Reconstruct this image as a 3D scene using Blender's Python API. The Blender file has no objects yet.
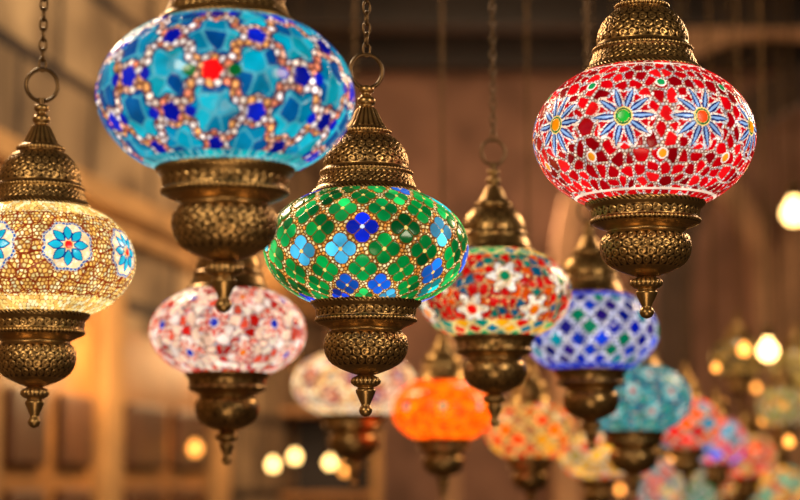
import bpy, math, numpy as np
from mathutils import Vector, Matrix
sc=bpy.context.scene
try:
    sc.view_settings.view_transform='Standard'
except Exception: pass
COL=sc.collection
# ---------------------------------------------------------------- camera
F=85/36*800
PITCH=math.radians(7); CZ=1.6
cd=bpy.data.cameras.new('camera'); cam=bpy.data.objects.new('camera',cd); COL.objects.link(cam)
cam.location=(0,0,CZ); cam.rotation_euler=(math.radians(90)+PITCH,0,0)
cd.lens=85; cd.sensor_width=36; cd.clip_start=.05; cd.clip_end=100
cd.dof.use_dof=True; cd.dof.focus_distance=1.64; cd.dof.aperture_fstop=4.3
sc.camera=cam
def P(px,py,d):
    r=(px-400)/F*d; u=(250-py)/F*d
    return Vector((r, math.cos(PITCH)*d-math.sin(PITCH)*u, CZ+math.sin(PITCH)*d+math.cos(PITCH)*u))
def lin(c):
    c=np.asarray(c,float); return np.where(c<=.04045,c/12.92,((c+.055)/1.055)**2.4)
# ---------------------------------------------------------------- materials
def newmat(n):
    m=bpy.data.materials.new(n); m.use_nodes=True
    return m,m.node_tree.nodes,m.node_tree.links,m.node_tree.nodes['Principled BSDF']
def mat_glass(strength):
    m,N,L,b=newmat('mosaic_glass')
    a=N.new('ShaderNodeAttribute'); a.attribute_name='Col'
    mx=N.new('ShaderNodeMix'); mx.data_type='RGBA'; mx.blend_type='MULTIPLY'; mx.inputs[0].default_value=1; mx.inputs[7].default_value=(.25,.25,.25,1)
    L.new(a.outputs['Color'],mx.inputs[6]); L.new(mx.outputs[2],b.inputs['Base Color']); L.new(a.outputs['Color'],b.inputs['Emission Color'])
    tc=N.new('ShaderNodeTexCoord'); nz=N.new('ShaderNodeTexNoise'); nz.inputs['Scale'].default_value=55; nz.inputs['Detail'].default_value=3
    L.new(tc.outputs['Object'],nz.inputs['Vector'])
    mr=N.new('ShaderNodeMapRange'); mr.inputs['From Min'].default_value=.3; mr.inputs['From Max'].default_value=.7
    mr.inputs['To Min'].default_value=strength*.68; mr.inputs['To Max'].default_value=strength*1.38  # noise in the emission imitates mottled glow of a bulb inside
    L.new(nz.outputs['Fac'],mr.inputs['Value']); L.new(mr.outputs[0],b.inputs['Emission Strength'])
    b.inputs['Roughness'].default_value=.16
    b.inputs['Specular IOR Level'].default_value=.34
    try: m.cycles.emission_sampling='NONE'
    except Exception: pass
    return m
def mat_brass():
    m,N,L,b=newmat('engraved_brass')
    a=N.new('ShaderNodeAttribute'); a.attribute_name='Col'
    tc=N.new('ShaderNodeTexCoord'); nz=N.new('ShaderNodeTexNoise'); nz.inputs['Scale'].default_value=60
    nz.inputs['Detail'].default_value=4
    L.new(tc.outputs['Object'],nz.inputs['Vector'])
    mx=N.new('ShaderNodeMix'); mx.data_type='RGBA'; mx.blend_type='MULTIPLY'; mx.inputs[0].default_value=.6
    rp=N.new('ShaderNodeValToRGB'); rp.color_ramp.elements[0].position=.3; rp.color_ramp.elements[0].color=(.5,.45,.38,1)
    rp.color_ramp.elements[1].position=.65; rp.color_ramp.elements[1].color=(1.1,1,.9,1)
    L.new(nz.outputs['Fac'],rp.inputs['Fac']); L.new(a.outputs['Color'],mx.inputs[6]); L.new(rp.outputs['Color'],mx.inputs[7])
    L.new(mx.outputs[2],b.inputs['Base Color'])
    b.inputs['Metallic'].default_value=.9; b.inputs['Roughness'].default_value=.32
    return m
def mat_simple(n,col,rough=.6,metal=0,emis=None,es=0):
    m,N,L,b=newmat(n)
    tc=N.new('ShaderNodeTexCoord'); nz=N.new('ShaderNodeTexNoise'); nz.inputs['Scale'].default_value=5; nz.inputs['Detail'].default_value=5
    L.new(tc.outputs['Object'],nz.inputs['Vector'])
    rp=N.new('ShaderNodeValToRGB'); c=lin(col)
    rp.color_ramp.elements[0].position=.3; rp.color_ramp.elements[0].color=(*(c*.6),1)
    rp.color_ramp.elements[1].position=.7; rp.color_ramp.elements[1].color=(*np.minimum(c*1.25,1),1)
    L.new(nz.outputs['Fac'],rp.inputs['Fac']); L.new(rp.outputs['Color'],b.inputs['Base Color'])
    b.inputs['Roughness'].default_value=rough; b.inputs['Metallic'].default_value=metal
    if emis is not None:
        b.inputs['Emission Color'].default_value=(*lin(emis),1); b.inputs['Emission Strength'].default_value=es
    return m
def mat_stone(n,c1,c2,mortar,bw=.55,bh=.26):
    m,N,L,b=newmat(n)
    tc=N.new('ShaderNodeTexCoord'); sp=N.new('ShaderNodeSeparateXYZ'); cb=N.new('ShaderNodeCombineXYZ')
    L.new(tc.outputs['Object'],sp.inputs[0]); L.new(sp.outputs['Y'],cb.inputs['X']); L.new(sp.outputs['Z'],cb.inputs['Y'])
    br=N.new('ShaderNodeTexBrick'); br.inputs['Scale'].default_value=1
    br.inputs['Brick Width'].default_value=bw; br.inputs['Row Height'].default_value=bh; br.inputs['Mortar Size'].default_value=.022
    br.inputs['Color1'].default_value=(*lin(c1),1); br.inputs['Color2'].default_value=(*lin(c2),1); br.inputs['Mortar'].default_value=(*lin(mortar),1)
    L.new(cb.outputs[0],br.inputs['Vector'])
    nz=N.new('ShaderNodeTexNoise'); nz.inputs['Scale'].default_value=3.5; nz.inputs['Detail'].default_value=6
    L.new(tc.outputs['Object'],nz.inputs['Vector'])
    rp=N.new('ShaderNodeValToRGB'); rp.color_ramp.elements[0].position=.38; rp.color_ramp.elements[0].color=(.3,.27,.25,1); rp.color_ramp.elements[1].position=.62
    L.new(nz.outputs['Fac'],rp.inputs['Fac'])
    mx=N.new('ShaderNodeMix'); mx.data_type='RGBA'; mx.blend_type='MULTIPLY'; mx.inputs[0].default_value=.85
    L.new(br.outputs['Color'],mx.inputs[6]); L.new(rp.outputs['Color'],mx.inputs[7]); L.new(mx.outputs[2],b.inputs['Base Color'])
    bp=N.new('ShaderNodeBump'); bp.inputs['Strength'].default_value=.7; bp.inputs['Distance'].default_value=.05
    L.new(nz.outputs['Fac'],bp.inputs['Height']); L.new(bp.outputs[0],b.inputs['Normal'])
    b.inputs['Roughness'].default_value=.85
    return m
BRASS=mat_brass()
CHAIN=mat_simple('dark_bronze',(.42,.31,.19),.38,.9)
# ---------------------------------------------------------------- mesh helpers
def grid_mesh(name,V,rows,segs,mat,colors=None,cap=False):
    me=bpy.data.meshes.new(name)
    k,j=np.meshgrid(np.arange(rows-1),np.arange(segs),indexing='ij'); j2=(j+1)%segs
    f=np.stack([k*segs+j,k*segs+j2,(k+1)*segs+j2,(k+1)*segs+j],-1).reshape(-1,4)
    me.vertices.add(len(V)); me.vertices.foreach_set('co',V.astype(np.float32).ravel())
    nf=len(f); me.loops.add(nf*4); me.loops.foreach_set('vertex_index',f.astype(np.int32).ravel())
    me.polygons.add(nf); me.polygons.foreach_set('loop_start',np.arange(0,nf*4,4,dtype=np.int32))
    try: me.polygons.foreach_set('loop_total',np.full(nf,4,dtype=np.int32))
    except Exception: pass
    me.polygons.foreach_set('use_smooth',np.ones(nf,dtype=bool))
    me.update(calc_edges=True)
    if colors is not None:
        ca=me.color_attributes.new('Col','FLOAT_COLOR','POINT')
        c4=np.ones((len(V),4),np.float32); c4[:,:3]=colors; ca.data.foreach_set('color',c4.ravel())
    me.materials.append(mat); me.validate()
    o=bpy.data.objects.new(name,me); COL.objects.link(o); return o
def h2(i,j,s):
    x=np.sin(i*127.1+j*311.7+s*74.7+1.3)*43758.5453; return x-np.floor(x)
def ss(x,a,b):
    t=np.clip((x-a)/(b-a),0,1); return t*t*(3-2*t)
def vor(X,Y,W,cell,seed,jit=.8):
    n=int(round(W/cell)); cx=W/n; gx=X/cx; gy=Y/cell; fi=np.floor(gx); fj=np.floor(gy)
    F1=np.full(X.shape,9.); F2=np.full(X.shape,9.); ID=np.zeros(X.shape)
    for di in(-1,0,1):
        for dj in(-1,0,1):
            i=fi+di; j=fj+dj; ii=np.mod(i,n)
            off=np.where(np.mod(j,2)==0,.25,-.25)
            qx=i+.5+off+jit*(h2(ii,j,seed)-.5); qy=j+.5+jit*(h2(ii,j,seed+5)-.5)
            d=np.hypot(gx-qx,gy-qy); r=h2(ii,j,seed+9)
            c=d<F1; F2=np.where(c,F1,np.minimum(F2,d)); ID=np.where(c,r,ID); F1=np.where(c,d,F1)
    return ID,(F2-F1)*.5*cell,F1*cell
def pick(cols,r):
    c=np.array(cols,float); return c[np.minimum((r*len(c)).astype(int),len(c)-1)]
class Mos:
    def __init__(s,X,Y,W,cell,seed,cols,line):
        s.X,s.Y,s.W=X,Y,W
        i,e,_=vor(X,Y,W,cell,seed,.55); t=ss(e,.15,cell*.26)[:,None]
        i3=h2(i*999,i*37,seed); br=np.where(i3>.8,1.12,.86+.2*i3)[:,None]  # some beads brightened at random: sparkle highlights put into the colour
        s.C=np.array(line)*(1-t)+pick(cols,i)*br*t; s.H=t[:,0]*.5
    def over(s,m,col,h=None):
        m=m.astype(float)[:,None] if m.dtype==bool else m[:,None]
        s.C=s.C*(1-m)+np.asarray(col)*m
        if h is not None: s.H=s.H*(1-m[:,0])+h*m[:,0]
CREAM=[(1,.92,.74),(.96,.78,.5),(.9,.6,.32),(1,.96,.86)]
WHITE=[(1,.95,.88),(.92,.85,.8),(1,.88,.76),(.8,.78,.8)]
def latt(X,Y,W,N,py,half=False):
    px=W/N; A=X/px+Y/py; B=X/px-Y/py
    sh=.5 if half else 0
    ia=np.round(A-sh)+sh; ib=np.round(B-sh)+sh; a=A-ia; b=B-ib
    return a,b,(a+b)/2*px,(a-b)/2*py,np.mod(ia+ib,2*N),ia-ib
def pat_green(X,Y,W):
    Y=Y-8; M=Mos(X,Y,W,4.0,1,[(1,.92,.7),(.98,.78,.44),(.9,.58,.26),(1,.88,.6)],(.36,.2,.06))
    a,b,dx,dy,k,m=latt(X,Y,W,15,42)
    r=h2(k,m,3); r2=h2(k,m,8)
    d=np.minimum(np.minimum(np.hypot(dx-8.2,dy),np.hypot(dx+8.2,dy)),np.minimum(np.hypot(dx,dy-8),np.hypot(dx,dy+8)))
    M.over(d<8.2,(.42,.24,.06),.2)
    green=pick([(.01,.42,.18),(.03,.5,.22),(.12,.62,.3),(.01,.33,.14),(.04,.54,.26)],r2)
    blue=pick([(.12,.42,.82),(.30,.70,.86),(.06,.25,.76),(.12,.66,.66),(.08,.34,.74)],r2)
    am=np.abs(m)
    isb=((am<=1)&(r<.16))|((am==2)&(r<.3))|((am==3)&(r<.45))|((am>=4)&(r<.6))
    col=np.where(isb[:,None],blue,green)
    col=np.where(((k==0)&(m==0))[:,None],np.array((.05,.15,.78)),col)
    lob=np.floor(np.mod(np.arctan2(dy,dx)+np.pi/4,2*np.pi)/(np.pi/2))
    col=col*(.66+.7*h2(k*4+lob,m,2))[:,None]
    gap=(np.abs(np.abs(dx)-np.abs(dy))<.7)
    M.over((d<7.1)&~gap,np.clip(col,0,1),1.)
    M.over(np.hypot(dx,dy)<2.0,np.where(((k==0)&(m==0))[:,None],np.array((.9,.95,1)),np.array((.95,.8,.45))),1.1)
    return M.C,M.H
def pat_blue(X,Y,W):
    M=Mos(X,Y,W,6.6,4,[(1,.92,.84),(.96,.74,.62),(.93,.56,.42),(1,.96,.95),(.92,.66,.4),(1,.96,.92)],(.30,.12,.12))
    a,b,dx,dy,k,m=latt(X,Y,W,9,62,True)
    i,e,_=vor(X,Y,W,17,6,.75)
    th=np.arctan2(dy,dx); star=18.2*(1+.16*np.cos(6*th))
    blob=np.hypot(dx,dy)<star
    tile=pick([(.0,.42,.54),(.02,.56,.66),(.0,.30,.50),(.05,.52,.58),(.0,.24,.46),(.02,.48,.62),(.1,.64,.72)],i)
    M.over(np.hypot(dx,dy)<star+1.8,(.04,.16,.34),.2)
    M.over(blob,(.3,.6,.66),.3); M.over(blob&(e>.8),tile,1.)
    a,b,dx,dy,k,m=latt(X,Y,W,9,62)
    r=h2(k,m,5); c=pick([(.02,.06,.5),(.04,.12,.66),(.02,.05,.42)],r)
    c=np.where(((m==0)&(k==0))[:,None],np.array((.95,.06,.08)),c)
    th=np.arctan2(dy,dx)
    M.over(np.hypot(dx,dy)<7.8*(1+.1*np.cos(5*th)),c,1.2)
    for sgn in(-1,1):
        q=np.hypot(dx-sgn*17,dy*1.1); cc=np.where(((m==0)&(k==0))[:,None],np.array((.02,.36,.16)),np.array((.04,.1,.6)))
        sel=(h2(k,m,17)<.5)|((m==0)&(k==0))
        M.over((q<5.2)&sel,cc,1.)
    band=np.abs(Y)>68
    i,e,_=vor(X,Y,W,11,9,.3)
    M.over(band,pick([(.02,.5,.56),(.05,.64,.66),(.02,.42,.5)],i),.5); M.over(band&(e<.7),(.55,.74,.74),.2)
    return M.C,M.H
def pat_red(X,Y,W):
    M=Mos(X,Y,W,3.4,2,WHITE,(.48,.33,.27))
    i,e,_=vor(X,Y,W,13.6,12,.75)
    M.over(e>1.35,pick([(.68,.01,.05),(.8,.03,.07),(.5,.0,.04),(.86,.08,.1),(.6,.01,.05),(.74,.02,.06)],i),1.)
    p=W/9
    for oy,ox,sc_ in((2,0,1.),):
        q=np.floor((X-ox*p+p/2)/p); dx=X-(q+ox)*p; dy=Y-oy; rho=np.hypot(dx,dy)/sc_; ph=np.arctan2(dy,dx)
        i2,e2,_=vor(X,Y,W,3.6,3,.5)
        n=10; st=2*np.pi/n; ang=(np.mod(ph+st/2,st)-st/2); t=np.clip((rho-6)/23,0,1)
        w=3.0*np.sin(np.pi*t**.8)
        edge=27+3*np.cos(n*ph)
        M.over((rho<edge)&(e2>.25),pick([(.98,.93,.88),(.8,.82,.84),(.98,.86,.76)],i2),.5)
        anh=st/2-np.abs(ang)
        M.over((anh*rho<2.8*ss(rho,14,22))&(rho>14)&(rho<edge-1.5),(.72,.03,.08),.9)
        M.over((np.abs(ang)*rho<w)&(rho>6)&(rho<29),(.04,.12,.38),1.); M.over((np.abs(ang)*rho<w*.4)&(rho>9)&(rho<26),(.55,.68,.85),1.1)
        M.over(rho<8.5,(.98,.84,.5),.8); M.over((rho<7.3)&(rho>5.8),(.1,.4,.2),.8)
        q9=np.mod(q,3); c=np.where((q9==0)[:,None],np.array((.05,.66,.2)),np.where((q9==1)[:,None],np.array((.92,.28,.06)),np.array((.95,.55,.05))))
        M.over(rho<5.4,c,1.4)
    dx2=np.mod(X,p)-p/2
    for yy in(36,-32):
        M.over(np.hypot(dx2,Y-yy)<5.5,(1,.92,.86),.5); M.over(np.hypot(dx2,Y-yy)<4.0,np.where((yy>0),np.array((.1,.55,.3)),np.array((.95,.6,.15)))[None,:],1.)
    M.over((np.abs(Y)>70)&(np.abs(Y)<73),(.95,.85,.76),.8)
    return M.C,M.H
def pat_cream(X,Y,W):
    M=Mos(X,Y,W,4.8,7,[(1,.9,.6),(1,.84,.48),(.98,.94,.72),(.96,.74,.38)],(.52,.28,.1))
    i,e,_=vor(X,Y,W,15,21,.8); M.over(e<.8,(.5,.18,.08),.3)
    i,e,_=vor(X,Y,W,6.5,23,.4); M.over((np.abs(Y)>50)&(e>.5),pick([(1,.86,.52),(1,.93,.7),(.93,.72,.38)],i),.6)
    p=W/8; q=np.floor((X+p/2)/p); dx=X-q*p; dy=Y-6; rho=np.hypot(dx,dy); ph=np.arctan2(dy,dx)
    rr=rho*(1+.05*np.cos(8*ph))
    M.over(rr<28,(.55,.2,.12),.3); M.over(rr<26.5,(.1,.35,.62),.6); M.over(rr<24,(1,.85,.6),.4)
    i2,e2,_=vor(X,Y,W,4,33,.5); M.over((rr<23.5)&(e2>.35),pick([(1,.93,.8),(.98,.84,.66)],i2),.5)
    M.over((rr<28)&(rr>23.5)&(e2<.4),(.85,.8,.7),.4)
    n=8; st=2*np.pi/n; ang=np.mod(ph+st/2,st)-st/2; t=np.clip((rho-4)/18,0,1); w=5.2*np.sin(np.pi*t**1.1)
    M.over((np.abs(ang)*rho<w)&(rho<22)&(rho>4),(.05,.18,.5),.7); M.over((np.abs(ang)*rho<w-1.3)&(rho<21),(.12,.68,.78),1.)
    M.over(rho<5.2,(.95,.8,.5),1.2); M.over(rho<4,(.88,.1,.12),1.3)
    return M.C,M.H
def pat_lattice(seed,N,py,cols,beads,line=(.32,.22,.17),bc=6.5,fr=.33,rim=None):
    def f(X,Y,W):
        M=Mos(X,Y,W,bc,seed,beads,line)
        a,b,dx,dy,k,m=latt(X,Y,W,N,py); r=h2(k,m,seed)
        M.over(np.maximum(np.abs(a),np.abs(b))<fr,pick(cols,r)*(.75+.4*h2(k,m,seed+4))[:,None],1.)
        if rim is not None:
            i,e,_=vor(X,Y,W,12,seed+3,.3); M.over((np.abs(Y)>62)&(e>.8),np.array(rim),.6)
        return M.C,M.H
    return f
def pat_flower(seed,N,ground,petal,core,beads,rad=23,npet=6,lower=None,gfr=1.2,rows=((10,0),(-26,.5),(46,.5)),outline=(.5,.3,.25),bl=(.4,.2,.15)):
    def f(X,Y,W):
        M=Mos(X,Y,W,5.5,seed,beads,bl)
        i,e,_=vor(X,Y,W,14,seed+2,.8); M.over(e>gfr,pick(ground,i),1.)
        p=W/N
        for (oy,ox) in rows:
            q=np.floor((X/p-ox)+.5); dx=X-(q+ox)*p; dy=Y-oy; rho=np.hypot(dx,dy); ph=np.arctan2(dy,dx)
            rr=rad*(.78+.22*np.cos(npet*ph))
            M.over(rho<rr+2.4,outline,.3)
            i2,e2,_=vor(X,Y,W,5.5,seed+7,.5); M.over((rho<rr)&(e2>.3),pick(petal,i2),.7)
            M.over(rho<rad*.3+1.2,beads[0],.7)
            M.over(rho<rad*.3,pick(core,h2(np.mod(q,N),oy,seed)),1.)
        if lower is not None:
            a,b,dx,dy,k,m=latt(X,Y,W,18,26); r=h2(k,m,seed)
            z=(np.abs(Y-4)>50); M.over(z,(.9,.78,.5),.4); M.over(z&(np.maximum(np.abs(a),np.abs(b))<.38),pick(lower,r),1.)
        return M.C,M.H
    return f
# ---------------------------------------------------------------- lamp parts
def resample(pts,step):
    P0=np.array(pts,float); out=[P0[0]]
    for i in range(len(P0)-1):
        p0=P0[max(i-1,0)];p1=P0[i];p2=P0[i+1];p3=P0[min(i+2,len(P0)-1)]
        L=np.hypot(*(p2-p1)); n=max(1,int(math.ceil(L/step)))
        m1=(p2-p0)*.5; m2=(p3-p1)*.5
        for arr in(m1,m2):
            l=np.hypot(*arr)
            if l>L: arr*=L/l
        for j in range(1,n+1):
            t=j/n; out.append((2*t**3-3*t**2+1)*p1+(t**3-2*t**2+t)*m1+(-2*t**3+3*t**2)*p2+(t**3-t**2)*m2)
    o=np.array(out); o[:,0]=np.maximum(o[:,0],.02); return o
TOP=[(48,-6),(53,-3),(55,1),(53.5,4),(51.5,6),(50,8),(47.5,14),(45.5,19),(46.5,21),(46,24),(43.5,26),(42.5,28),(42.5,33),(40.5,41),(36,50),(29.5,57),(24,61),(25,63),(24.5,66),(20.5,68.5),(17,73),(13.5,80),(10,87),(7,91),(9,94),(9,98),(6,101),(5,104),(7.5,106),(7.5,110),(4,112),(0,112.5)]
TB=[(7.5,20,'scroll',6.6),(20.5,24.5,'bead',4),(28,59,'scroll',8.5),(61.5,67,'bead',4),(69,89,'flute',4.5),(-3,4.5,'rope',4.5)]
BOT=[(48,6),(53,3),(55,-1),(53.5,-5),(51,-8),(50,-10),(49,-17),(50.5,-19),(50,-22),(45,-25),(38,-28),(35.5,-31),(38.5,-35),(41.5,-42),(41,-52),(36.5,-62),(28,-69),(17,-74),(8,-77),(0,-77.5)]
BB=[(-17,-8.5,'scroll',8.5),(-4,2,'rope',5),(-23,-18,'bead',4.5),(-68,-34,'scroll',8.8)]
FIN=[(0,-74),(8,-75),(8,-77),(13,-80),(14.5,-84),(12,-88),(8,-90),(10,-93),(8,-99),(5.5,-105),(4.5,-108),(6,-111),(6.5,-114),(4.5,-118),(0,-120)]
FB=[(-87,-79,'flute',4.5)]
def lathe_brass(name,prof,bands,zoff,s,segs,step,zk=1.0):
    pr=resample(prof,step)
    if pr[0,1]>pr[-1,1]: pr=pr[::-1]
    rows=len(pr); t=np.linspace(-np.pi,np.pi,segs,endpoint=False)
    R=np.repeat(pr[:,0],segs); Z=np.repeat(pr[:,1],segs); T=np.tile(t,rows)
    Hh=np.zeros_like(R)+.6; D=np.zeros_like(R)
    for z0,z1,kind,pt in bands:
        m=(Z>=z0)&(Z<=z1); rm=R[m].mean() if m.any() else 1
        n=max(6,int(round(2*np.pi*rm/pt))); x=T*n/(2*np.pi)
        if kind=='bead':
            h=np.sqrt(np.clip(1-4*((x-np.round(x))**2)-(2*(Z-(z0+z1)/2)/(z1-z0))**2,0,1))
        elif kind=='rope':
            h=.5+.5*np.sin(2*np.pi*(x+Z/4))
        elif kind=='flute':
            h=np.abs(np.cos(np.pi*x))
        else:
            nr=max(1,int(round((z1-z0)/pt))); y=(Z-z0)/(z1-z0)*nr; jy=np.floor(y); xx=x+.5*np.mod(jy,2)
            dx=xx-np.floor(xx)-.5; dy=y-jy-.5; rr=np.hypot(dx,dy); an=np.arctan2(dy,dx)
            h=np.exp(-((rr-.36-.03*np.cos(3*an))/.09)**2)+np.exp(-((rr-(.08+.04*(an+np.pi)))/.08)**2)+np.exp(-(rr/.09)**2)
            h=np.clip(h+np.exp(-((.5-np.abs(dy))/.07)**2)*.7,0,1)
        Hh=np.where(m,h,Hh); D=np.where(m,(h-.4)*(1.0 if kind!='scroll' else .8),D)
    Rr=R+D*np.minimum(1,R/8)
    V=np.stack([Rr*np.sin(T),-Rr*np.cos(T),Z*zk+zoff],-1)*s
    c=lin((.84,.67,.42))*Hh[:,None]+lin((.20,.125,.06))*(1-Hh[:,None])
    return grid_mesh(name,V,rows,segs,BRASS,c)
def sat(C,k):
    l=(C*np.array([.3,.59,.11])).sum(-1,keepdims=True); return np.clip(l+(C-l)*k,0,1.25)
def glass(name,pat,hh,s,segs,rows,mat,rot,sk=1.08):
    e=.93; phm=math.radians(60); H=hh*102/math.sin(phm)
    ph=np.linspace(-phm,phm,rows); r=102*np.cos(ph)**e; z=H*np.sin(ph)
    arc=np.concatenate([[0],np.cumsum(np.hypot(np.diff(r),np.diff(z)))]); arc-=arc[-1]/2
    dr=np.gradient(r);dz=np.gradient(z);L=np.hypot(dr,dz);nr=dz/L;nz=-dr/L
    t=np.linspace(-np.pi,np.pi,segs,endpoint=False)
    T=np.tile(t,rows); X=T*102; Y=np.repeat(arc,segs); W=2*np.pi*102
    C,Hh=pat(X,Y,W)
    D=(Hh-.5)*1.25
    Rr=np.repeat(r,segs)+D*np.repeat(nr,segs); Z=np.repeat(z,segs)+D*np.repeat(nz,segs)
    A=T+rot
    V=np.stack([Rr*np.sin(A),-Rr*np.cos(A),Z],-1)*s
    return grid_mesh(name,V,rows,segs,mat,lin(sat(np.clip(C,0,1.2),sk)))
def torus_np(R,r,sx,sz,n,m):
    a=np.linspace(0,2*np.pi,n,endpoint=False); b=np.linspace(0,2*np.pi,m,endpoint=False)
    A,B=np.meshgrid(a,b,indexing='ij')
    x=(R*sx+r*np.cos(B))*np.cos(A); z=(R*sz+r*np.cos(B))*np.sin(A); y=r*np.sin(B)
    V=np.stack([x,y,z],-1).reshape(-1,3)
    i,j=np.meshgrid(np.arange(n),np.arange(m),indexing='ij'); i2=(i+1)%n;j2=(j+1)%m
    f=np.stack([i*m+j,i*m+j2,i2*m+j2,i2*m+j],-1).reshape(-1,4)
    return V,f
def raw(name,V,f,mat,smooth=True):
    me=bpy.data.meshes.new(name); me.from_pydata(V.tolist(),[],f.tolist()); me.materials.append(mat)
    me.polygons.foreach_set('use_smooth',np.full(len(me.polygons),smooth)); me.update()
    o=bpy.data.objects.new(name,me); COL.objects.link(o); return o
CEIL=3.7
def chain_mesh(s,length,z0,n,m):
    V1,f1=torus_np(5.2,1.35,.72,1.35,n,m); pitch=11.0; cnt=max(1,int(length/s/pitch))
    Vs=[];fs=[]
    for i in range(cnt):
        V=V1.copy()
        a=math.radians(20+90*(i%2)); x=V[:,0]*math.cos(a)-V[:,1]*math.sin(a); y=V[:,0]*math.sin(a)+V[:,1]*math.cos(a)
        V=np.stack([x,y,V[:,2]+z0+pitch*i],-1)*s; Vs.append(V); fs.append(f1+len(V1)*i)
    return raw('chain',np.concatenate(Vs),np.concatenate(fs),CHAIN)
GM={}
def lamp(px,py,Rpx,d,pat,label,q=1,hh=.54,rot=0,em=1.0,stem=0,link=1.0,bk=1.0):
    s=Rpx/102*d/F; c=P(px,py,d)
    if em not in GM: GM[em]=mat_glass(em)
    segs,rows,bs,st={0:(180,60,40,2.5),1:(360,120,96,1.6),2:(760,250,400,.7)}[q]
    zt=hh*102-1
    root=bpy.data.objects.new('hanging_mosaic_lamp',None); COL.objects.link(root); root.empty_display_size=.05
    base=(-zt-121*bk)*s; root.location=c+Vector((0,0,base))
    az=-math.atan2(c.x,c.y)
    parts=[glass('glass_globe',pat,hh,s,segs,rows,GM[em],az+math.radians(rot),1.08 if q else 1.25),
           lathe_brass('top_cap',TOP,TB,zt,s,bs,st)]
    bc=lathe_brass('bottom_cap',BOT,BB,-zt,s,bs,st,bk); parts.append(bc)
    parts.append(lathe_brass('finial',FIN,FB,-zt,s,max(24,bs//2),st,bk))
    V,f=torus_np(16.5,2.1,1,1.05,48 if q else 20,10 if q else 6); ca,sa=math.cos(.25),math.sin(.25)
    V=np.stack([V[:,0]*ca-V[:,1]*sa,V[:,0]*sa+V[:,1]*ca,V[:,2]+zt+112+15+stem],-1)*s
    parts.append(raw('hanging_ring',V,f,CHAIN))
    if stem>0:
        t=np.linspace(0,2*np.pi,12,endpoint=False); Vs=[]
        for zz in (zt+110,zt+113+stem):
            Vs+= [(4*math.sin(a),-4*math.cos(a),zz) for a in t]
        parts.append(grid_mesh('stem',np.array(Vs)*s,2,12,CHAIN))
    z0=zt+112+15+stem+16+6
    length=CEIL-(c.z+z0*s)-.02
    parts.append(chain_mesh(s*link,length,z0/link,16 if q else 8,8 if q else 4))
    pr=np.array([(.045,0),(.04,-.012),(.02,-.02),(.006,-.03),(.001,-.03)])[::-1]; t=np.linspace(0,2*np.pi,20,endpoint=False)
    V=np.array([(r*math.sin(a),-r*math.cos(a),z+CEIL-c.z) for r,z in pr for a in t])
    parts.append(grid_mesh('ceiling_rose',V,5,20,CHAIN))
    for p in parts:
        p.parent=root; p.location=(0,0,-base)
    fo=parts[3]; fo.parent=bc; fo.location=(0,0,0)
    root['label']=label; root['category']='lamp'; root['group']='mosaic lamps hanging on chains from the ceiling'
    return root
# ---------------------------------------------------------------- the lamps
lamp(366,248,102,1.70,pat_green,'green and blue quatrefoil mosaic glass lamp with engraved brass caps',q=2,hh=.53,rot=-2,em=1.1,bk=.96)
lamp(226,97,128,1.42,pat_blue,'large turquoise and cobalt mosaic glass lamp with white beads',q=2,hh=.575,rot=-6,em=1.12,bk=.96)
lamp(644,138,110,1.66,pat_red,'red mosaic glass lamp with blue daisies and white grout',q=2,hh=.60,rot=-10,em=1.06,bk=.90)
lamp(38,261,97,1.80,pat_cream,'glowing cream beaded mosaic lamp with blue flower medallions',q=2,hh=.55,rot=17,em=1.15,stem=6)
redteal=pat_flower(41,7,[(.75,.05,.05),(.8,.12,.08),(.03,.4,.34),(.8,.3,.06),(.7,.04,.05),(.04,.3,.4)],[(1,.94,.82),(.95,.84,.68),(1,.97,.92)],[(.8,.06,.05),(.9,.45,.05),(.05,.45,.3)],[(.95,.75,.5),(.95,.8,.5),(.7,.3,.15)],rad=24,lower=[(.02,.5,.42),(.04,.6,.35),(.8,.08,.05),(.04,.42,.5),(.9,.62,.1)],rows=((14,0),(-30,.5)),outline=(.45,.15,.08))
lamp(494,294,77,2.10,redteal,'red, white and teal floral mosaic lamp with brass caps',q=1,hh=.55,rot=8,em=1.0,stem=8)
whitered=pat_flower(51,8,[(.7,.08,.06),(.85,.3,.2),(1,.9,.84),(.98,.8,.68),(.98,.82,.7),(1,.9,.8),(.75,.12,.1)],[(.72,.05,.05),(.8,.12,.1),(.95,.6,.5),(.66,.04,.06)],[(.05,.14,.62),(.08,.2,.7),(.9,.45,.08)],WHITE,rad=19,gfr=1.3,npet=8,outline=(1,.9,.8),bl=(.5,.2,.15),rows=((4,0),(-36,.5),(44,.5)))
lamp(228,332,78,2.15,whitered,'white and red floral mosaic lamp with small blue tiles',q=1,hh=.53,em=1.0,rot=-10)
bw=pat_lattice(61,18,36,[(.02,.08,.5),(.04,.14,.62),(.16,.08,.45),(.02,.4,.28),(.03,.45,.5),(.03,.06,.4),(.08,.22,.7)],[(1,.97,.98),(.92,.93,1),(.85,.85,.95)],fr=.35,rim=(.08,.18,.65),line=(.3,.28,.4))
lamp(590,332,68,2.35,bw,'blue, white and green diamond lattice mosaic lamp',q=1,hh=.56,em=1.1)
teal=pat_flower(67,9,[(.02,.48,.52),(.04,.58,.6),(.02,.38,.48),(.08,.55,.5)],[(.6,.85,.82),(.85,.9,.85),(.5,.78,.76)],[(.75,.08,.06),(.8,.15,.08)],[(.5,.8,.78),(.35,.68,.68),(.85,.8,.7)],rad=18,outline=(.03,.3,.36))
lamp(633,399,58,2.7,teal,'turquoise mosaic lamp with white beads and red spots',q=1,hh=.55,em=.9)
creamp=pat_flower(71,8,[(1,.86,.66),(.97,.78,.56),(.92,.82,.7)],[(.55,.25,.32),(.85,.6,.48)],[(.3,.14,.4),(.7,.3,.15)],CREAM,rad=21)
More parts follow.
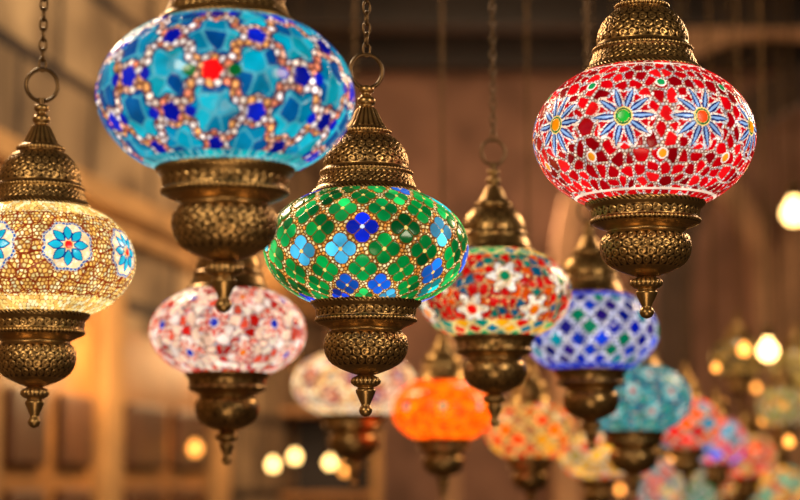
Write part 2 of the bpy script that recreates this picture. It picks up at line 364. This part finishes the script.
lamp(354,384,62,2.95,creamp,'cream mosaic lamp with faint mauve flowers',q=0,hh=.49,em=1.05)
orange=pat_flower(77,8,[(1,.38,.02),(1,.46,.04),(.98,.28,.02)],[(.62,.08,.03),(.7,.12,.04),(.5,.1,.08)],[(.03,.5,.5),(.05,.55,.45)],[(1,.45,.08),(1,.58,.12)],rad=19,rows=((4,0),),outline=(1,.62,.1))
lamp(443,410,51,2.85,orange,'bright orange mosaic lamp with small teal and red flowers',q=0,hh=.57,em=1.6)
amber=pat_lattice(83,11,46,[(.85,.4,.1),(.75,.22,.06),(.9,.6,.2),(.6,.4,.25),(.8,.25,.1)],[(1,.78,.42),(1,.85,.55)],fr=.36)
lamp(530,431,45,3.0,amber,'amber and cream mosaic lamp',q=0,hh=.6,em=1.2)
lamp(597,456,37,3.3,pat_lattice(85,10,50,[(.9,.68,.3),(.8,.58,.28),(.75,.28,.1),(.6,.5,.25)],CREAM,fr=.36),'pale cream and amber mosaic lamp',q=0,hh=.6,em=1.1)
lamp(686,424,35,3.2,pat_lattice(87,9,52,[(.9,.2,.04),(.8,.06,.04),(.95,.38,.06),(.05,.45,.55)],[(1,.7,.45),(.65,.8,.8)],fr=.38),'orange-red mosaic lamp with pale blue beads',q=0,hh=.7,em=1.1)
lamp(716,441,30,3.6,pat_lattice(89,9,52,[(.85,.25,.4),(.12,.28,.8),(.85,.1,.15),(.1,.5,.6)],WHITE,fr=.38),'pink and blue mosaic lamp',q=0,hh=.75,em=1.0)
lamp(746,456,30,3.9,pat_lattice(91,9,52,[(.85,.1,.06),(.9,.32,.1),(.65,.06,.06),(.9,.65,.3)],CREAM,fr=.38),'red and cream mosaic lamp',q=0,hh=.7,em=1.05)
lamp(656,483,26,4.1,pat_lattice(93,10,50,[(.05,.48,.5),(.9,.75,.42),(.8,.2,.08)],WHITE,fr=.36),'pale teal and white mosaic lamp',q=0,hh=.9,em=.9)
lamp(694,487,27,4.3,pat_lattice(95,10,50,[(.1,.58,.48),(.95,.78,.4),(.25,.45,.25)],WHITE,fr=.36),'sea-green and white mosaic lamp',q=0,hh=.8,em=.9)
lamp(776,487,30,4.0,pat_lattice(97,10,50,[(.2,.62,.5),(.95,.66,.22),(.7,.3,.08)],CREAM,fr=.36),'pale green and gold mosaic lamp',q=0,hh=.7,em=.9)
lamp(784,407,27,3.8,pat_lattice(99,10,50,[(.5,.52,.22),(.95,.7,.28),(.4,.32,.12)],CREAM,fr=.36),'olive and gold mosaic lamp',q=0,hh=.7,em=.8)
lamp(738,358,28,3.7,pat_lattice(101,10,50,[(.4,.32,.16),(.6,.45,.22),(.22,.18,.1)],[(.85,.68,.4),(.6,.45,.25)],fr=.36),'dim smoky glass mosaic lamp',q=0,hh=.62,em=.7)
lamp(797,368,26,4.1,pat_lattice(103,10,50,[(.75,.6,.3),(.55,.42,.2)],[(.95,.8,.5)],fr=.36),'pale gold mosaic lamp',q=0,hh=.7,em=.85)
lamp(735,478,24,4.6,pat_lattice(105,10,50,[(.9,.5,.1),(.7,.2,.05),(.95,.75,.35)],CREAM,fr=.36),'small amber mosaic lamp',q=0,hh=.7,em=1.0)

# ---------------------------------------------------------------- pendant bulbs
BULB=mat_simple('warm_bulb_glass',(1,.9,.7),.3,0,(1,.80,.48),8)
BULBD=mat_simple('amber_bulb_glass',(1,.8,.5),.3,0,(1,.62,.26),4)
def lathe_plain(name,prof,s,mat,segs=24):
    pr=np.array(prof,float)
    if pr[0,1]>pr[-1,1]: pr=pr[::-1]
    t=np.linspace(0,2*np.pi,segs,endpoint=False)
    V=np.array([(r*math.sin(a),-r*math.cos(a),z) for r,z in pr for a in t])*s
    return grid_mesh(name,V,len(pr),segs,mat)
def bulb(px,py,d,r,mat,top=CEIL,label='warm glowing bulb on a thin cord'):
    c=P(px,py,d); root=bpy.data.objects.new('pendant_bulb',None); COL.objects.link(root)
    root.location=c-Vector((0,0,r))
    th=np.linspace(-np.pi/2,1.05,12); pr=[(max(.01,math.cos(a)),math.sin(a)) for a in th]+[(.42,1.15),(.4,1.4)]
    a=lathe_plain('bulb',pr,r,mat)
    b=lathe_plain('socket',[(.45,1.3),(.5,1.4),(.5,2.2),(.3,2.5),(.05,2.6)],r,CHAIN)
    L=(top-c.z)/r
    k=lathe_plain('cord',[(.1,2.5),(.1,L)],r,CHAIN,8)
    for o in(a,b,k): o.parent=root; o.location=(0,0,r)
    root['label']=label; root['category']='light bulb'; root['group']='warm bulbs hanging on cords'
bulb(794,213,4.2,.028,BULB)
bulb(768,351,3.5,.019,BULB)
bulb(744,350,3.4,.011,BULBD)
bulb(716,368,3.5,.007,BULBD)
for px,py,d,r in((195,449,6.2,.020),(273,465,6.6,.018),(295,457,6.9,.018),(330,463,7.0,.018),(345,470,7.3,.017)):
    bulb(px,py,d,r,BULBD if px<260 or px>340 else BULB,label='small warm bulb on a long cord beside the shop front')
for px,py,d,r in((789,442,3.6,.009),(672,458,4.6,.010),(764,420,4.6,.010),(620,490,5.0,.010),(722,404,4.8,.008),(756,388,5.0,.009)):
    bulb(px,py,d,r,BULBD)
# ---------------------------------------------------------------- setting
def box(name,c,size,mat,rotz=0,bev=0,kind=None):
    sx,sy,sz=[v/2 for v in size]
    V=np.array([(x,y,z) for x in(-sx,sx) for y in(-sy,sy) for z in(-sz,sz)])
    f=np.array([(0,1,3,2),(4,6,7,5),(0,4,5,1),(2,3,7,6),(0,2,6,4),(1,5,7,3)])
    o=raw(name,V,f,mat,False); o.location=c; o.rotation_euler=(0,0,rotz)
    if bev:
        b=o.modifiers.new('bevel','BEVEL'); b.width=bev; b.segments=2
    if kind: o['kind']=kind
    return o
STONE=mat_stone('sandstone_blocks',(.78,.64,.47),(.58,.46,.33),(.26,.18,.12),.6,.3)
PLAS=mat_simple('pink_plaster',(.60,.43,.34),.9)
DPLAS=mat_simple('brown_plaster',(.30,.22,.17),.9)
RIB=mat_simple('sandstone_rib',(.80,.60,.44),.9)
WOOD=mat_simple('golden_wood',(.72,.48,.25),.5)
DWOOD=mat_simple('dark_wood',(.17,.115,.08),.6)
OCH=mat_simple('ochre_plaster',(.76,.56,.34),.85)
DWOOD2=mat_simple('walnut_panel',(.38,.22,.10),.5)
FLOOR=mat_stone('floor_paving',(.40,.32,.25),(.35,.28,.22),(.2,.16,.12),.4,.4)
box('floor',(1.5,4,-.05),(12,13,.1),FLOOR,kind='structure')
box('ceiling',(1.5,4.5,CEIL+.05),(12,12,.1),DWOOD,kind='structure')
AL=math.atan(.1635); W0=Vector((-1.82,0,0)); U=Vector((math.sin(AL),math.cos(AL),0)); Nn=Vector((math.cos(AL),-math.sin(AL),0))
def wbox(name,y0,y1,z0,z1,th,mat,off=0,bev=0,kind=None):
    s0,s1=y0/math.cos(AL),y1/math.cos(AL); c=W0+U*(s0+s1)/2+Nn*(off+th/2); c.z=(z0+z1)/2
    return box(name,c,(th,s1-s0,z1-z0),mat,-AL,bev,kind)
wbox('wall_left',-1.5,9.6,0,CEIL,.15,STONE,-.15,kind='structure')
wbox('trim_1',3.8,9.2,2.40,2.47,.08,OCH,0,.01,'structure')
wbox('trim_2',3.8,9.2,2.34,2.40,.04,OCH,0,.01,'structure')
for i,(a,b) in enumerate(((4.55,4.7),(5.5,5.68),(6.72,6.95))):
    wbox('trim_%d'%(i+3),a,b,0,2.34,.07,OCH,0,.01,'structure')
def door(n,y0,y1,zt):
    fr=wbox('door_%d'%n,y0,y1,0,zt,.04,WOOD,0,.005,'structure')
    pn=2; w=(y1-y0)/pn; rowh=.26
    for i in range(pn):
        for j in range(int((zt-.05)/rowh)):
            z0=.05+j*rowh+.03
            a,b=y0+i*w+.06,y0+(i+1)*w-.06
            cen=(W0+U*((a+b)/2/math.cos(AL))+Nn*.05); cen.z=z0+(rowh-.06)/2
            p=box('door_panel',(0,0,0),(.03,(b-a)/math.cos(AL),rowh-.06),DWOOD2,0,.012)
            p.parent=fr
            M=Matrix.Translation(fr.location)@Matrix.Rotation(-AL,4,'Z')
            p.location=M.inverted()@cen
    return fr
door(1,4.72,5.48,2.06); door(2,5.70,6.70,2.06)
def arch_pts(cx,w,zs,n=24):
    r=w/2; pts=[(cx-r,-.02)]
    for i in range(n+1):
        a=math.pi-math.pi*i/n; pts.append((cx+r*math.cos(a),zs+r*1.2*math.sin(a)))
    pts.append((cx+r,-.02)); return pts
def prism(name,pts,y0,y1,mat,hide=False):
    n=len(pts); V=[(x,y0,z) for x,z in pts]+[(x,y1,z) for x,z in pts]
    f=[list(range(n))]+[list(range(2*n-1,n-1,-1))]+[[i,i+n,(i+1)%n+n,(i+1)%n] for i in range(n)]
    me=bpy.data.meshes.new(name); me.from_pydata(V,[],f); me.materials.append(mat)
    o=bpy.data.objects.new(name,me); COL.objects.link(o); return o
YB=9.0
def cut_wall(name,x0,x1,y,th,mat,arches):
    w=box(name,((x0+x1)/2,y+th/2,CEIL/2),(x1-x0,th,CEIL),mat,kind='structure')
    cutters=[]
    for a in arches:
        c=prism('cutter',arch_pts(*a),y-.3,y+th+.3,mat); cutters.append(c)
        m=w.modifiers.new('cut','BOOLEAN'); m.operation='DIFFERENCE'; m.object=c; m.solver='EXACT'
    dg=bpy.context.evaluated_depsgraph_get(); dg.update()
    me=bpy.data.meshes.new_from_object(w.evaluated_get(dg)); w.modifiers.clear(); w.data=me
    for c in cutters: bpy.data.objects.remove(c)
    return w
A1=(-.12,.62,2.5); A2=(1.25,.86,2.55); A3=(2.35,.86,2.55)
cut_wall('wall_back',-1.0,5.0,YB,.3,PLAS,[A1,A2,A3])
box('wall_far',(1.5,11.2,CEIL/2),(9,.1,CEIL),DPLAS,kind='structure')
box('wall_right',(4.6,5,CEIL/2),(.1,9,CEIL),DPLAS,kind='structure')
def arch_ring(name,cx,w,zs,th,dep,y,mat):
    o_=arch_pts(cx,w+2*th,zs); i_=arch_pts(cx,w,zs); n=len(o_)
    V=[(x,y,z) for x,z in o_]+[(x,y,z) for x,z in i_]+[(x,y-dep,z) for x,z in o_]+[(x,y-dep,z) for x,z in i_]
    V=[(x,yy,max(z,0)) for x,yy,z in V]; f=[]
    for k in range(n-1):
        f+=[[2*n+k,2*n+k+1,3*n+k+1,3*n+k],[k,k+1,2*n+k+1,2*n+k],[n+k,3*n+k,3*n+k+1,n+k+1]]
    me=bpy.data.meshes.new(name); me.from_pydata(V,[],f); me.materials.append(mat); o=bpy.data.objects.new(name,me); COL.objects.link(o); o['kind']='structure'
arch_ring('trim_6',*A1,.09,.06,YB,RIB); arch_ring('trim_7',*A2,.11,.08,YB,RIB); arch_ring('trim_8',*A3,.11,.08,YB,RIB)
arch_ring('trim_9',1.62,1.75,2.45,.10,.12,YB-1.0,RIB); arch_ring('trim_10',1.75,1.3,2.3,.12,.12,YB-1.8,DPLAS)
for n_,y in enumerate((5.9,6.9,7.9,8.7)):
    box('trim_%d'%(11+n_),(1.5,y,CEIL-.09),(7,.16,.18),DWOOD,bev=.01,kind='structure')
def cabinet(x0,x1,y,zt):
    root=bpy.data.objects.new('display_cabinet',None); COL.objects.link(root); root.location=((x0+x1)/2,y,0)
    w=x1-x0; L=[]
    for sx in(-1,1):
        for sy in(-1,1): L.append(box('post',(sx*(w/2-.02),sy*.15,zt/2),(.04,.04,zt),OCH,bev=.004))
    for k in range(6): L.append(box('shelf',(0,0,.1+k*(zt-.12)/5),(w-.04,.3,.03),WOOD,bev=.003))
    L.append(box('back_panel',(0,.16,zt/2),(w-.06,.015,zt-.04),DWOOD))
    for o in L: o.parent=root
    root['label']='tall open wooden display cabinet under the arch'; root['category']='cabinet'
cabinet(-.62,-.08,8.2,1.92)
# ---------------------------------------------------------------- lights
def area(loc,target,size,e,col):
    l=bpy.data.lights.new('area','AREA'); l.size=size; l.energy=e; l.color=col
    o=bpy.data.objects.new('added_area_fill',l); COL.objects.link(o); o.location=loc  # added fill without a fixture, brightens the brass and the walls
    o.rotation_euler=(Vector(target)-Vector(loc)).to_track_quat('-Z','Y').to_euler(); return o
def point(loc,e,col,r=.08):
    l=bpy.data.lights.new('point','POINT'); l.energy=e; l.color=col; l.shadow_soft_size=r
    o=bpy.data.objects.new('added_point_fill',l); COL.objects.link(o); o.location=loc; return o  # added fill point, no lamp stands here; lifts walls and arches
area((-1.2,-.2,2.6),(0,1.7,1.8),.6,22,(1,.84,.60))
area((1.5,.2,2.3),(.2,1.8,1.8),.5,16,(1,.86,.64))
area((-.9,3.1,2.9),(-.1,1.7,1.8),.4,18,(1,.74,.44))
area((1.3,3.2,2.6),(.3,1.8,1.8),.4,14,(1,.7,.40))
area((0,.5,.9),(0,1.8,1.8),.5,4,(1,.76,.5))
area((.7,4.0,3.4),(-1.0,5.2,2.7),.4,46,(1,.79,.52))
area((.6,6.0,3.2),(-.7,7.2,2.2),.4,20,(1,.68,.38))
point((-.72,5.3,1.95),6,(1,.64,.28)); point((-.42,6.9,2.05),8,(1,.62,.28)); point((-.35,7.5,2.3),4,(1,.65,.3))
point((.5,7.9,2.75),11,(1,.70,.46)); point((1.5,7.3,2.6),10,(1,.72,.46)); point((1.3,10.2,3.0),1.5,(1,.66,.42))
w=bpy.data.worlds.new('world'); sc.world=w; w.use_nodes=True
bg=w.node_tree.nodes['Background']; bg.inputs[0].default_value=(.55,.40,.27,1); bg.inputs[1].default_value=.15
